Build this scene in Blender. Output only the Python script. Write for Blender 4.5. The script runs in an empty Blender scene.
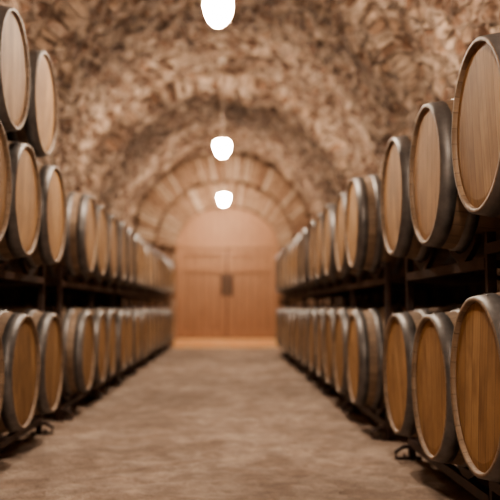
import bpy, bmesh, math, random
from mathutils import Vector, noise, Matrix
random.seed(7)
S=bpy.context.scene
try: S.view_settings.look='AgX - Medium High Contrast'
except Exception: pass
C=S.collection
A=0.85; B=1.07; H=0.83
Y0,Y1=-4.5,18.8
XL,XR=-2.10,1.95
VC=(XL+XR)/2; VR=(XR-XL)/2; SP=2.30

# ---------------- node helpers
def mat(name):
    m=bpy.data.materials.new(name); m.use_nodes=True
    nt=m.node_tree; b=nt.nodes['Principled BSDF']; return m,nt,b
def N(nt,t,**k):
    n=nt.nodes.new(t)
    for a,v in k.items():
        if a.startswith('i_'):
            n.inputs[a[2:].replace('_',' ')].default_value=v
        else: setattr(n,a,v)
    return n
def L(nt,a,b): nt.links.new(a,b)
def math_(nt,op,a,b=None,c=None):
    n=nt.nodes.new('ShaderNodeMath'); n.operation=op
    for i,v in enumerate((a,b,c)):
        if v is None: continue
        if isinstance(v,(int,float)): n.inputs[i].default_value=v
        else: L(nt,v,n.inputs[i])
    return n.outputs[0]
def ramp(nt,fac,stops):
    n=nt.nodes.new('ShaderNodeValToRGB'); cr=n.color_ramp
    while len(cr.elements)<len(stops): cr.elements.new(0.5)
    for e,(p,c) in zip(cr.elements,stops):
        e.position=p; e.color=(*c,1)
    L(nt,fac,n.inputs[0]); return n.outputs[0]
def mix(nt,mode,f,a,b):
    n=nt.nodes.new('ShaderNodeMix'); n.data_type='RGBA'; n.blend_type=mode
    for s,v in ((n.inputs[0],f),(n.inputs[6],a),(n.inputs[7],b)):
        if isinstance(v,(int,float)): s.default_value=v
        elif isinstance(v,tuple): s.default_value=(*v,1)
        else: L(nt,v,s)
    return n.outputs[2]
def bump(nt,b,h,st,d=0.02):
    n=nt.nodes.new('ShaderNodeBump'); n.inputs['Strength'].default_value=st; n.inputs['Distance'].default_value=d
    L(nt,h,n.inputs['Height']); L(nt,n.outputs[0],b.inputs['Normal'])
def mapping(nt,src,scale):
    n=nt.nodes.new('ShaderNodeMapping'); n.inputs['Scale'].default_value=scale
    L(nt,src,n.inputs[0]); return n.outputs[0]
def nz(nt,vec,scale,detail=4,rough=.6):
    n=nt.nodes.new('ShaderNodeTexNoise'); n.inputs['Scale'].default_value=scale
    n.inputs['Detail'].default_value=detail; n.inputs['Roughness'].default_value=rough
    L(nt,vec,n.inputs['Vector']); return n.outputs['Fac']

def stone_mat(name,sx,sy,cols,mortar,bs=.9,mw=.10,warp=.16,smear=.8,bigamp=1.0,dark=(.06,.028,.015),hs=4.6,eb=1.0,ec=.6):
    m,nt,b=mat(name)
    uv=N(nt,'ShaderNodeTexCoord').outputs['UV']
    w=N(nt,'ShaderNodeTexNoise',i_Scale=4.0,i_Detail=5.0); L(nt,uv,w.inputs['Vector'])
    va=N(nt,'ShaderNodeVectorMath',operation='MULTIPLY_ADD'); L(nt,w.outputs['Color'],va.inputs[0])
    va.inputs[1].default_value=(warp,warp,0); L(nt,uv,va.inputs[2])
    mp=mapping(nt,va.outputs[0],(sx,sy,1))
    v=N(nt,'ShaderNodeTexVoronoi',feature='F1',voronoi_dimensions='2D',i_Scale=1.0); L(nt,mp,v.inputs['Vector'])
    e=N(nt,'ShaderNodeTexVoronoi',feature='DISTANCE_TO_EDGE',voronoi_dimensions='2D',i_Scale=1.0); L(nt,mp,e.inputs['Vector'])
    sep=N(nt,'ShaderNodeSeparateColor'); L(nt,v.outputs['Color'],sep.inputs[0])
    c=ramp(nt,sep.outputs[0],cols)
    n1=nz(nt,uv,7,6,.75); n2=nz(nt,uv,1.0,3)
    c=mix(nt,'MULTIPLY',.85*bigamp,c,ramp(nt,n1,[(.35,(.34,.31,.29)),(.65,(1.5,1.48,1.46))]))
    big=ramp(nt,n2,[(.35,(.52,.47,.44)),(.65,(1.35,1.33,1.32))])
    c=mix(nt,'MULTIPLY',.9*bigamp,c,big)
    ef=N(nt,'ShaderNodeMapRange'); ef.inputs['From Min'].default_value=0.01; ef.inputs['From Max'].default_value=mw
    L(nt,e.outputs['Distance'],ef.inputs[0])
    n3=nz(nt,uv,3.6,6,.7)
    sm=ramp(nt,n3,[(.54,(0,0,0)),(.64,(1,1,1))])
    mort=mix(nt,'MULTIPLY',.8*bigamp,mortar,big)
    c=mix(nt,'MIX',math_(nt,'MULTIPLY',sm,smear),c,mort)
    n4=nz(nt,mapping(nt,uv,(1.6,1,1)),hs,5,.72)
    hole=ramp(nt,n4,[(.40,(1,1,1)),(.50,(0,0,0))])
    cf=mix(nt,'MIX',math_(nt,'MULTIPLY_ADD',ef.outputs[0],ec,1-ec),mort,c)
    cf=mix(nt,'MIX',math_(nt,'MULTIPLY',hole,.85*bigamp),cf,dark)
    L(nt,cf,b.inputs['Base Color']); b.inputs['Roughness'].default_value=.92
    hgt=math_(nt,'ADD',math_(nt,'MULTIPLY',ef.outputs[0],eb),math_(nt,'MULTIPLY',n1,1.6))
    hgt=math_(nt,'ADD',hgt,math_(nt,'MULTIPLY',sep.outputs[1],.6*eb))
    bump(nt,b,hgt,bs,.07)
    return m

M_vault=stone_mat('vault_rubble_stone',8,4.2,[(0,(.135,.068,.038)),(.3,(.27,.16,.105)),(.6,(.43,.30,.215)),(1,(.60,.47,.37))],(.60,.47,.375),1.0,.16)
M_wall=stone_mat('wall_stone',5,8,[(0,(.14,.07,.04)),(.5,(.30,.18,.11)),(1,(.45,.32,.23))],(.42,.31,.24))
M_floor=stone_mat('floor_worn_stone',6.0,5.0,[(0,(.33,.25,.20)),(.5,(.39,.305,.25)),(1,(.45,.365,.305))],(.41,.325,.27),.6,.12,.45,.5,.62,(.22,.158,.122),4.2,.12,.25)
M_brick,nt,b=mat('arch_brick')
oi=N(nt,'ShaderNodeTexCoord').outputs['Object']
at=N(nt,'ShaderNodeAttribute',attribute_name='brickcol')
c=ramp(nt,at.outputs['Fac'],[(0,(.24,.135,.085)),(.5,(.38,.25,.17)),(1,(.54,.41,.31))])
n1=nz(nt,oi,14,5); c=mix(nt,'MULTIPLY',.6,c,ramp(nt,n1,[(.3,(.6,.6,.6)),(.7,(1.2,1.2,1.2))]))
L(nt,c,b.inputs['Base Color']); b.inputs['Roughness'].default_value=.9; bump(nt,b,n1,.5)

def head_wood():
    m,nt,b=mat('oak_head')
    o=N(nt,'ShaderNodeTexCoord').outputs['Object']; r=N(nt,'ShaderNodeObjectInfo').outputs['Random']
    s=N(nt,'ShaderNodeSeparateXYZ'); L(nt,o,s.inputs[0])
    u=math_(nt,'DIVIDE',math_(nt,'ADD',s.outputs['Y'],1.0),.082)
    idx=math_(nt,'FLOOR',u); fr=math_(nt,'FRACT',u)
    w=N(nt,'ShaderNodeTexWhiteNoise',noise_dimensions='2D')
    cb=N(nt,'ShaderNodeCombineXYZ'); L(nt,idx,cb.inputs[0]); L(nt,math_(nt,'MULTIPLY',r,37.0),cb.inputs[1]); L(nt,cb.outputs[0],w.inputs['Vector'])
    c=ramp(nt,w.outputs['Value'],[(0,(.29,.165,.070)),(.5,(.34,.20,.090)),(1,(.39,.24,.112))])
    c=mix(nt,'MULTIPLY',.9,c,ramp(nt,r,[(0,(.70,.66,.62)),(.5,(1,.97,.93)),(1,(1.2,1.14,1.08))]))
    off=N(nt,'ShaderNodeVectorMath',operation='ADD'); L(nt,o,off.inputs[0])
    cc=N(nt,'ShaderNodeCombineXYZ'); L(nt,math_(nt,'ADD',idx,math_(nt,'MULTIPLY',r,50.)),cc.inputs[0]); L(nt,cc.outputs[0],off.inputs[1])
    g=nz(nt,mapping(nt,off.outputs[0],(1,60,4)),1.0,5,.65)
    c=mix(nt,'MULTIPLY',.6,c,ramp(nt,g,[(.3,(.66,.6,.55)),(.65,(1.12,1.1,1.08))]))
    st=nz(nt,off.outputs[0],4,3); c=mix(nt,'MULTIPLY',.7,c,ramp(nt,st,[(.35,(.58,.52,.47)),(.6,(1.05,1.05,1.05))]))
    edge=math_(nt,'MINIMUM',fr,math_(nt,'SUBTRACT',1.0,fr))
    ln=math_(nt,'GREATER_THAN',edge,.02)
    c=mix(nt,'MIX',ln,(.17,.09,.035),c)
    L(nt,c,b.inputs['Base Color']); b.inputs['Roughness'].default_value=.7
    b.inputs['Specular IOR Level'].default_value=.3
    bump(nt,b,math_(nt,'ADD',math_(nt,'MULTIPLY',g,.3),ln),.3,.004)
    return m
def stave_wood():
    m,nt,b=mat('oak_stave')
    o=N(nt,'ShaderNodeTexCoord').outputs['Object']; r=N(nt,'ShaderNodeObjectInfo').outputs['Random']
    s=N(nt,'ShaderNodeSeparateXYZ'); L(nt,o,s.inputs[0])
    an=math_(nt,'ARCTAN2',s.outputs['Y'],s.outputs['Z'])
    u=math_(nt,'MULTIPLY',math_(nt,'ADD',an,math.pi),30/(2*math.pi))
    idx=math_(nt,'FLOOR',u); fr=math_(nt,'FRACT',u)
    w=N(nt,'ShaderNodeTexWhiteNoise',noise_dimensions='2D')
    cb=N(nt,'ShaderNodeCombineXYZ'); L(nt,idx,cb.inputs[0]); L(nt,math_(nt,'MULTIPLY',r,37.0),cb.inputs[1]); L(nt,cb.outputs[0],w.inputs['Vector'])
    c=ramp(nt,w.outputs['Value'],[(0,(.19,.128,.086)),(.5,(.23,.16,.11)),(1,(.28,.20,.14))])
    g=nz(nt,mapping(nt,o,(3,40,40)),1.0,5,.65)
    c=mix(nt,'MULTIPLY',.7,c,ramp(nt,g,[(.3,(.65,.6,.56)),(.65,(1.12,1.1,1.08))]))
    edge=math_(nt,'MINIMUM',fr,math_(nt,'SUBTRACT',1.0,fr))
    ln=math_(nt,'GREATER_THAN',edge,.03)
    c=mix(nt,'MIX',ln,(.13,.085,.055),c)
    L(nt,c,b.inputs['Base Color']); b.inputs['Roughness'].default_value=.6
    bump(nt,b,math_(nt,'ADD',math_(nt,'MULTIPLY',g,.4),ln),.4,.004)
    return m
M_head=head_wood(); M_stave=stave_wood()
M_hoop,nt,b=mat('galvanised_hoop')
o=N(nt,'ShaderNodeTexCoord').outputs['Object']
n1=nz(nt,o,12,4); c=ramp(nt,n1,[(.3,(.115,.107,.106)),(.7,(.22,.207,.205))])
L(nt,c,b.inputs['Base Color']); b.inputs['Metallic'].default_value=.5; b.inputs['Roughness'].default_value=.5
M_rack,nt,b=mat('rack_painted_steel')
o=N(nt,'ShaderNodeTexCoord').outputs['Object']
c=ramp(nt,nz(nt,o,15,4),[(.35,(.035,.02,.016)),(.75,(.09,.045,.032))])
L(nt,c,b.inputs['Base Color']); b.inputs['Roughness'].default_value=.55; b.inputs['Metallic'].default_value=.2
M_bung,nt,b=mat('silicone_bung'); b.inputs['Base Color'].default_value=(.3,.25,.2,1); b.inputs['Roughness'].default_value=.6
M_dark,nt,b=mat('dark_iron'); c=ramp(nt,nz(nt,N(nt,'ShaderNodeTexCoord').outputs['Object'],20),[(.3,(.03,.02,.015)),(.7,(.07,.045,.035))]); L(nt,c,b.inputs['Base Color']); b.inputs['Metallic'].default_value=.3; b.inputs['Roughness'].default_value=.6
M_lampmetal,nt,b=mat('lamp_cream_enamel'); c=ramp(nt,nz(nt,N(nt,'ShaderNodeTexCoord').outputs['Object'],20),[(.3,(.4,.31,.24)),(.7,(.5,.40,.32))]); L(nt,c,b.inputs['Base Color']); b.inputs['Roughness'].default_value=.5
M_door,nt,b=mat('door_wood')
o=N(nt,'ShaderNodeTexCoord').outputs['Object']
g=nz(nt,mapping(nt,o,(14,14,1.2)),1.5,5,.6)
c=ramp(nt,g,[(.3,(.25,.125,.066)),(.7,(.37,.20,.115))])
L(nt,c,b.inputs['Base Color']); b.inputs['Roughness'].default_value=.6; bump(nt,b,g,.2,.01)
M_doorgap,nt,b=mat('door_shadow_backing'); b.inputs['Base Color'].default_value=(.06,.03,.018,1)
M_litstep,nt,b=mat('step_painted_light')  # orange light at the door foot, put into the base colour
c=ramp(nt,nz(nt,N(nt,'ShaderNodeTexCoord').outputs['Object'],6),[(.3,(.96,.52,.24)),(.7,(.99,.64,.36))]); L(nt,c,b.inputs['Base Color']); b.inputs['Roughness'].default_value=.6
M_glow,nt,b=mat('lamp_glass_lit')
b.inputs['Base Color'].default_value=(1,.95,.85,1); b.inputs['Emission Color'].default_value=(1,.83,.655,1); b.inputs['Emission Strength'].default_value=650

# ---------------- mesh helpers
def finish(bm,name,mats,smooth=True,loc=(0,0,0),parent=None):
    me=bpy.data.meshes.new(name); bm.to_mesh(me); bm.free()
    for m in mats: me.materials.append(m)
    if smooth:
        for p in me.polygons: p.use_smooth=True
    ob=bpy.data.objects.new(name,me); ob.location=loc; C.objects.link(ob)
    if parent: ob.parent=parent
    return ob
def box(bm,x0,x1,y0,y1,z0,z1,mi=0):
    vs=[bm.verts.new((x,y,z)) for x in (x0,x1) for y in (y0,y1) for z in (z0,z1)]
    for q in ((0,1,3,2),(4,6,7,5),(0,4,5,1),(2,3,7,6),(0,2,6,4),(1,5,7,3)):
        f=bm.faces.new([vs[i] for i in q]); f.material_index=mi
def lathe(bm,prof,axis='X',seg=64,mi=0,closed=False,smooth=True,c=(0,0,0)):
    rings=[]
    for (t,r) in prof:
        ring=[]
        for k in range(seg):
            a=2*math.pi*k/seg
            if r<1e-6 and ring: ring.append(ring[0]); continue
            p=(t,r*math.cos(a),r*math.sin(a)) if axis=='X' else (r*math.cos(a),r*math.sin(a),t)
            ring.append(bm.verts.new((p[0]+c[0],p[1]+c[1],p[2]+c[2])))
        rings.append(ring)
    if closed: rings.append(rings[0])
    for i in range(len(rings)-1):
        for k in range(seg):
            q=[rings[i][k],rings[i][(k+1)%seg],rings[i+1][(k+1)%seg],rings[i+1][k]]
            u=[]
            for v_ in q:
                if v_ not in u: u.append(v_)
            if len(u)>2:
                try:
                    f=bm.faces.new(u); f.material_index=mi; f.smooth=smooth
                except ValueError: pass
def tube(bm,pts,r,seg=8,mi=0):
    pts=[Vector(p) for p in pts]; rings=[]
    for i,p in enumerate(pts):
        d=(pts[min(i+1,len(pts)-1)]-pts[max(i-1,0)]).normalized()
        up=Vector((0,0,1)) if abs(d.z)<.9 else Vector((1,0,0))
        u=d.cross(up).normalized(); w=d.cross(u)
        rings.append([bm.verts.new(p+r*(math.cos(2*math.pi*k/seg)*u+math.sin(2*math.pi*k/seg)*w)) for k in range(seg)])
    for i in range(len(rings)-1):
        for k in range(seg):
            f=bm.faces.new((rings[i][k],rings[i][(k+1)%seg],rings[i+1][(k+1)%seg],rings[i+1][k])); f.material_index=mi
    for rr in (rings[0],rings[-1]):
        f=bm.faces.new(rr); f.material_index=mi

# ---------------- barrel
HL=.475; RB=.354; RH=.300
def rad(x): return RB-(RB-RH)*(abs(x)/HL)**1.9
bm=bmesh.new()
prof=[(x,rad(x)) for x in [HL*(-1+2*i/22) for i in range(23)]]
inner=[(HL-.001,RH-.003),(HL,RH-.005),(HL-.001,RH-.012),(HL-.018,RH-.015)]
lathe(bm,[(-a_,r_) for a_,r_ in reversed(inner)]+prof+inner,mi=0,seg=72)
for s_ in (-1,1):
    lathe(bm,[(s_*(HL-.018),RH-.0145),(s_*(HL-.014),RH-.045),(s_*(HL-.013),.1),(s_*(HL-.013),0)],mi=1,seg=72,smooth=False)
    for (x0,x1) in ((.408,.472),(.310,.357),(.165,.210)):
        t=.0035
        lathe(bm,[(s_*x0,rad(x0)-.004),(s_*x0,rad(x0)+t),(s_*(x0+x1)/2,rad((x0+x1)/2)+t),(s_*x1,rad(x1)+t),(s_*x1,rad(x1)-.004)],mi=2,seg=72)
        for dy in (-.012,.012):
            xm=(x0+x1)/2; lathe(bm,[(rad(xm)+t-.001,.006),(rad(xm)+t+.003,.004),(rad(xm)+t+.004,0)],axis='Z',seg=8,mi=2,c=(s_*xm,dy,0))
lathe(bm,[(RB-.005,.028),(RB+.010,.026),(RB+.013,.02),(RB+.013,0)],axis='Z',seg=16,mi=3)
bmesh.ops.recalc_face_normals(bm,faces=bm.faces)
bme=bpy.data.meshes.new('wine_barrel'); 
bm.to_mesh(bme); bm.free()
for m_ in (M_stave,M_head,M_hoop,M_bung): bme.materials.append(m_)
def barrel(side,y,z):
    ob=bpy.data.objects.new('wine_barrel',bme); C.objects.link(ob)
    j=random.uniform(-.012,.012)
    x=(A+HL) if side>0 else -(B+HL)
    ob.location=(x+j,y,z)
    ob.rotation_euler=(random.uniform(-.35,.35),0,random.uniform(-.012,.012)+(math.pi if random.random()<.5 else 0))
P=.722
def zs(side,y):
    if side>0: return (.565,1.46) if y<3.2 else (.495,1.405)
    return (.49,1.415)
right=[2.86+P*i for i in (-7,-6,-5,-4,-3,-2,-1,0,1,2)]+[5.66+P*i for i in range(13)]
left=[4.57+P*i for i in (-10,-9,-8,-7,-6,-5,-4,-3,-2,-1,0,1)]+[6.62+P*i for i in range(15)]
for y in right:
    for z in zs(1,y): barrel(1,y,z)
for y in left:
    for z in zs(-1,y): barrel(-1,y,z)
for y in (4.57+P*i+P/2 for i in range(-10,1)):
    barrel(-1,y,1.415+.619)

# ---------------- racks (one per run of two barrels)
def rack(side,ys,last):
    bm=bmesh.new(); xf=(A if side>0 else -B)
    xs=[xf+side*.17,xf+side*.78]
    ya,yb=ys[0]-P/2,ys[-1]+P/2
    ZZ=zs(side,ys[0])
    rr=rad(.305)
    posts=[ya]+([yb] if last else [])
    for x in xs:
        for yy in posts:
            box(bm,x-.018,x+.018,yy-.016,yy+.016,0.012,ZZ[1]-rr+.05)
            box(bm,x-.05,x+.05,yy-.024,yy+.024,0,.014)
        for z in ZZ:
            zr=z-rr-.07
            box(bm,x-.02,x+.02,ya+.016,yb-.017,zr-.022,zr+.02)
            for y in ys:
                n=10; up=[];lo=[]
                for i in range(n+1):
                    a=math.radians(-36+72*i/n)
                    yy=y+math.sin(a)*(rr+.010); zz=z-math.cos(a)*(rr+.010)
                    up.append((yy,zz)); lo.append((yy,max(zr+.018,zz-.035) if abs(a)>.25 else zr+.018))
                fr=[]
                for xx in (x-.013,x+.013):
                    fr.append(([bm.verts.new((xx,*p)) for p in up],[bm.verts.new((xx,*p)) for p in lo]))
                for i in range(n):
                    for (u,l) in fr: bm.faces.new((u[i],u[i+1],l[i+1],l[i]))
                    bm.faces.new((fr[0][0][i],fr[0][0][i+1],fr[1][0][i+1],fr[1][0][i]))
                    bm.faces.new((fr[0][1][i],fr[0][1][i+1],fr[1][1][i+1],fr[1][1][i]))
                for i in (0,n):
                    bm.faces.new((fr[0][0][i],fr[1][0][i],fr[1][1][i],fr[0][1][i]))
    for z in ZZ:
        zr=z-rr-.07
        for yy in posts:
            box(bm,min(xs)+.01,max(xs)-.01,yy-.012,yy+.012,zr-.02,zr+.01)
    x=xs[0]
    for yy in (ya+.05,yb-.05):
        tube(bm,[(x,yy,.08),(x-side*.06,yy,.075),(x-side*.10,yy,.05),(x-side*.10,yy,.014),(x-side*.06,yy,.012),(x-side*.05,yy,.035)],.011)
    bmesh.ops.recalc_face_normals(bm,faces=bm.faces)
    finish(bm,'barrel_rack',[M_rack],smooth=False)
def runs(side,ys):
    g=[]
    for y in ys:
        gap=bool(g) and y-g[-1]>P+.05
        if g and (gap or len(g)==2): rack(side,g,gap); g=[]
        g.append(y)
    rack(side,g,True)
runs(1,right); runs(-1,left)

# ---------------- vault, walls, floor
RIBS=[-2.2,3.3,8.3,13.0]
def ribf(y):
    v=0
    for r in RIBS:
        d=abs(y-r)
        v=max(v,1-min(1,max(0,(d-.40)/.10)))
    return v
def shell(name,func,nu,nv,m,amp,thick_dir=1):
    bm=bmesh.new(); uvl=bm.loops.layers.uv.new('UVMap'); g=[]
    for i in range(nu+1):
        row=[]
        for j in range(nv+1):
            p,n,uv=func(i/nu,j/nv)
            p=Vector(p); q=p*1.0
            d=noise.noise(q*4.5)*.6+noise.noise(q*9)*.6+noise.noise(q*1.2)*.7
            v_=bm.verts.new(p+Vector(n)*d*amp); row.append((v_,uv))
        g.append(row)
    for i in range(nu):
        for j in range(nv):
            q=[g[i][j],g[i+1][j],g[i+1][j+1],g[i][j+1]]
            f=bm.faces.new([k[0] for k in q])
            for lp,k in zip(f.loops,q): lp[uvl].uv=k[1]
    bmesh.ops.recalc_face_normals(bm,faces=bm.faces)
    return finish(bm,name,[m])
def vf(u,v):
    a=math.pi*(1-u); y=Y0+(Y1-Y0)*v
    n=(-math.cos(a),0,-math.sin(a))
    r=VR-.15*ribf(y)*min(1,math.sin(a)*2.5)
    return (VC+r*math.cos(a),y,SP+r*math.sin(a)),n,(u*math.pi*VR,y)
shell('ceiling_vault',vf,160,600,M_vault,.10)
shell('wall_left',lambda u,v:((XL,Y0+(Y1-Y0)*u,(SP+.0)*v),(1,0,0),(Y0+(Y1-Y0)*u,SP*v)),230,24,M_wall,.02)
shell('wall_right',lambda u,v:((XR,Y0+(Y1-Y0)*u,(SP+.0)*v),(-1,0,0),(Y0+(Y1-Y0)*u,SP*v)),230,24,M_wall,.02)
shell('floor',lambda u,v:((XL-.05+(XR-XL+.1)*u,Y0+(Y1-Y0+.3)*v,-.006),(0,0,-1),((XR-XL)*u,Y0+(Y1-Y0)*v)),80,440,M_floor,.018)
def endcap(name,y,m):
    bm=bmesh.new(); uvl=bm.loops.layers.uv.new('UVMap')
    pts=[(XL-.05,-.02),(XR+.05,-.02),(XR+.05,SP)]+[(VC+(VR+.05)*math.cos(math.pi*i/40),SP+(VR+.05)*math.sin(math.pi*i/40)) for i in range(1,40)]+[(XL-.05,SP)]
    f=bm.faces.new([bm.verts.new((p[0],y,p[1])) for p in pts])
    for lp in f.loops: lp[uvl].uv=(lp.vert.co.x,lp.vert.co.z)
    return finish(bm,name,[m],smooth=False)
endcap('wall_back',Y0,M_wall)

# end wall with door opening
STEP=.14
DX,DA,DBh,DS=0.0,1.14,.90,2.19
bm=bmesh.new(); uvl=bm.loops.layers.uv.new('UVMap')
YE=Y1-.12
n=48
inn=[];out=[]
for i in range(n+1):
    a=math.pi*i/n
    inn.append((DX+DA*math.cos(a),DS+DBh*math.sin(a)))
    out.append((VC+(VR+.13)*math.cos(a),SP+(VR+.13)*math.sin(a)))
def vw(p,y): return bm.verts.new((p[0],y,p[1]))
I=[vw(p,YE) for p in inn]; O=[vw(p,YE) for p in out]; I2=[vw(p,YE+.4) for p in inn]
for i in range(n):
    bm.faces.new((I[i],I[i+1],O[i+1],O[i])); bm.faces.new((I[i],I[i+1],I2[i+1],I2[i]))
for s_,k in ((1,0),(-1,n)):
    xe=DX+s_*DA
    b0=vw((xe,0),YE); b1=vw((out[k][0],0),YE); b2=vw((xe,0),YE+.4)
    bm.faces.new((b0,b1,O[k],I[k])); bm.faces.new((b0,I[k],I2[k],b2))
for f in bm.faces:
    for lp in f.loops: lp[uvl].uv=(lp.vert.co.x,lp.vert.co.z)
bmesh.ops.recalc_face_normals(bm,faces=bm.faces)
finish(bm,'wall_end',[M_wall],smooth=False)
bm=bmesh.new()
bc=bm.faces.layers.float.new('brickcol')
nb=60
def lerp(a,t):
    pi=(DX+DA*math.cos(a),DS+DBh*math.sin(a)); po=(VC+(VR-.02)*math.cos(a),SP+(VR-.02)*math.sin(a))
    return (pi[0]+(po[0]-pi[0])*t,pi[1]+(po[1]-pi[1])*t)
for row,(t0,t1) in enumerate(((0,.46),(.49,.98))):
    for i in range(nb):
        o_=.5 if row==1 else 0
        if i+o_+.9>nb: continue
        a0=math.pi*(i+.16+o_)/nb; a1=math.pi*(i+.84+o_)/nb
        t0j=t0+random.uniform(0,.03); t1j=t1-random.uniform(0,.06); d=.08+random.uniform(-.03,.06)
        q=[lerp(a0,t0j),lerp(a1,t0j),lerp(a1,t1j),lerp(a0,t1j)]
        F=[vw(p,YE-d) for p in q]; K=[vw(p,YE+.02) for p in q]
        fs=[bm.faces.new(F)]
        for j in range(4): fs.append(bm.faces.new((F[j],F[(j+1)%4],K[(j+1)%4],K[j])))
        cv=random.random()
        for f_ in fs: f_[bc]=cv
bmesh.ops.recalc_face_normals(bm,faces=bm.faces)
vo=finish(bm,'trim_1',[M_brick],smooth=False)
# door
de=bpy.data.objects.new('door_1',None); C.objects.link(de); de.location=(DX,YE+.18,0)
def dpart(name,fn,m=M_door):
    bm=bmesh.new(); fn(bm); bmesh.ops.recalc_face_normals(bm,faces=bm.faces)
    return finish(bm,name,[m],smooth=False,parent=de)
TZ=2.24; ZB=STEP
def leaf(s_):
    def f(bm):
        x0,x1=(.018,1.07) if s_>0 else (-1.07,-.018)
        npl=6
        for i in range(npl):
            a=x0+(x1-x0)*i/npl; b_=x0+(x1-x0)*(i+1)/npl
            box(bm,a+.008,b_-.008,0,.04,ZB+.01,TZ-.09)
        for (za,zb) in ((ZB+.01,ZB+.20),(TZ-.22,TZ-.09)): box(bm,x0,x1,-.055,.0,za,zb)
        for (xa,xb) in ((x0,x0+.13),(x1-.13,x1)): box(bm,xa,xb,-.054,0.001,ZB+.01,TZ-.09)
        box(bm,x0,x1,-.053,.0,1.64,1.73)
    return f
dpart('leaf_right',leaf(1)); dpart('leaf_left',leaf(-1))
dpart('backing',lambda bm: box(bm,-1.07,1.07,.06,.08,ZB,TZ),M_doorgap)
def frame(bm):
    box(bm,-1.16,-1.07,-.06,.08,0,TZ-.06); box(bm,1.07,1.16,-.06,.08,0,TZ-.06)
    box(bm,-1.15,1.15,-.09,.08,TZ-.07,TZ+.05)
    n=30
    for i in range(n):
        a0,a1=math.pi*i/n,math.pi*(i+1)/n
        ps=[]
        for y in (-.06,.08):
            for (ka,kb,a) in ((1.155,.915,a0),(1.155,.915,a1),(1.07,.83,a1),(1.07,.83,a0)):
                ps.append(bm.verts.new((ka*math.cos(a),y,DS+kb*math.sin(a))))
        bm.faces.new(ps[:4]); bm.faces.new(ps[4:]); bm.faces.new((ps[2],ps[3],ps[7],ps[6])); bm.faces.new((ps[0],ps[1],ps[5],ps[4]))
dpart('frame',frame)
def tymp(bm):
    npl=12
    for i in range(npl):
        a=-1.09+2.18*i/npl+.003; b_=-1.09+2.18*(i+1)/npl-.003
        def zt(x): return max(TZ+.01,DS+.86*math.sqrt(max(0,1-(x/1.10)**2)))
        q=[(a,TZ),(b_,TZ),(b_,zt(b_)),(a,zt(a))]
        F=[bm.verts.new((x,0.0,z)) for x,z in q]; K=[bm.verts.new((x,.04,z)) for x,z in q]
        bm.faces.new(F); bm.faces.new(K)
        for j in range(4): bm.faces.new((F[j],F[(j+1)%4],K[(j+1)%4],K[j]))
dpart('transom_panel',tymp)
def handles(bm):
    for s_ in (-1,1):
        x=s_*.08
        box(bm,x-.045,x+.045,-.07,-.053,1.10,1.60)
        tube(bm,[(x,-.06,1.14),(x,-.12,1.18),(x,-.13,1.34),(x,-.12,1.52),(x,-.06,1.56)],.022)
dpart('handles',handles,M_dark)
# added step before the door; strip of orange light painted into tile colour
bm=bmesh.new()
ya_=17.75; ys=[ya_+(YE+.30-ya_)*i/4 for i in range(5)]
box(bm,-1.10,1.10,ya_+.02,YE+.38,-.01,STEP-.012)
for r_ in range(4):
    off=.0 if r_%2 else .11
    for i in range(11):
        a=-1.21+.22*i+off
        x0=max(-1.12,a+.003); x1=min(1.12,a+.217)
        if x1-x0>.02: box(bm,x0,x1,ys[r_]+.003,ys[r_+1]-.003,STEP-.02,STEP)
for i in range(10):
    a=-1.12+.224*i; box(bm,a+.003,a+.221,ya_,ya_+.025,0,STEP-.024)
finish(bm,'added_lit_step',[M_litstep],smooth=False)

# ---------------- lamps
def lamp(y,z=3.045):
    e=bpy.data.objects.new('pendant_lamp',None); C.objects.link(e); e.location=(-.07,y,z)
    top=SP+VR-.02-z
    bm=bmesh.new()
    k=1.02
    lathe(bm,[(zz*k,r*k) for zz,r in [(-.125,0),(-.12,.035),(-.09,.068),(-.035,.094),(.02,.106),(.06,.10),(.08,.08),(.082,0)]],axis='Z',seg=32)
    bmesh.ops.recalc_face_normals(bm,faces=bm.faces)
    finish(bm,'glass',[M_glow],parent=e)
    bm=bmesh.new()
    lathe(bm,[(.086,.0),(.086,.078),(.096,.08),(.115,.05),(.135,.03),(.155,.0)],axis='Z',seg=24)
    tube(bm,[(0,0,.14),(0,0,top)],.0035)
    lathe(bm,[(top-.04,.0),(top-.04,.05),(top,.06),(top+.04,.06)],axis='Z',seg=20)
    for q in range(4):
        a=math.pi/2*q+.4; cs,sn=math.cos(a),math.sin(a)
        tube(bm,[(cs*r*k,sn*r*k,zz*k) for zz,r in ((.085,.085),(.06,.112),(.02,.117),(-.04,.104),(-.10,.078),(-.135,.03),(-.142,0))],.0025,6)
    bmesh.ops.recalc_face_normals(bm,faces=bm.faces)
    finish(bm,'cap_and_cage',[M_lampmetal],parent=e)
for y in (-3.0,.6,6.1,11.5,17.0): lamp(y)

# ---------------- world + camera
w=bpy.data.worlds.new('cellar_air'); S.world=w; w.use_nodes=True
w.node_tree.nodes['Background'].inputs[0].default_value=(1,.8,.65,1)
w.node_tree.nodes['Background'].inputs[1].default_value=.05
cam=bpy.data.cameras.new('camera'); co=bpy.data.objects.new('camera',cam); C.objects.link(co)
f=840; cam.lens=f/500*36; cam.sensor_width=36
th=math.atan(58/f); yaw=math.atan(23/f)
co.location=(0,0,H); co.rotation_euler=(math.pi/2+th,0,-yaw)
cam.dof.use_dof=True; cam.dof.focus_distance=2.9; cam.dof.aperture_fstop=1.9
cam.clip_start=.05
S.camera=co
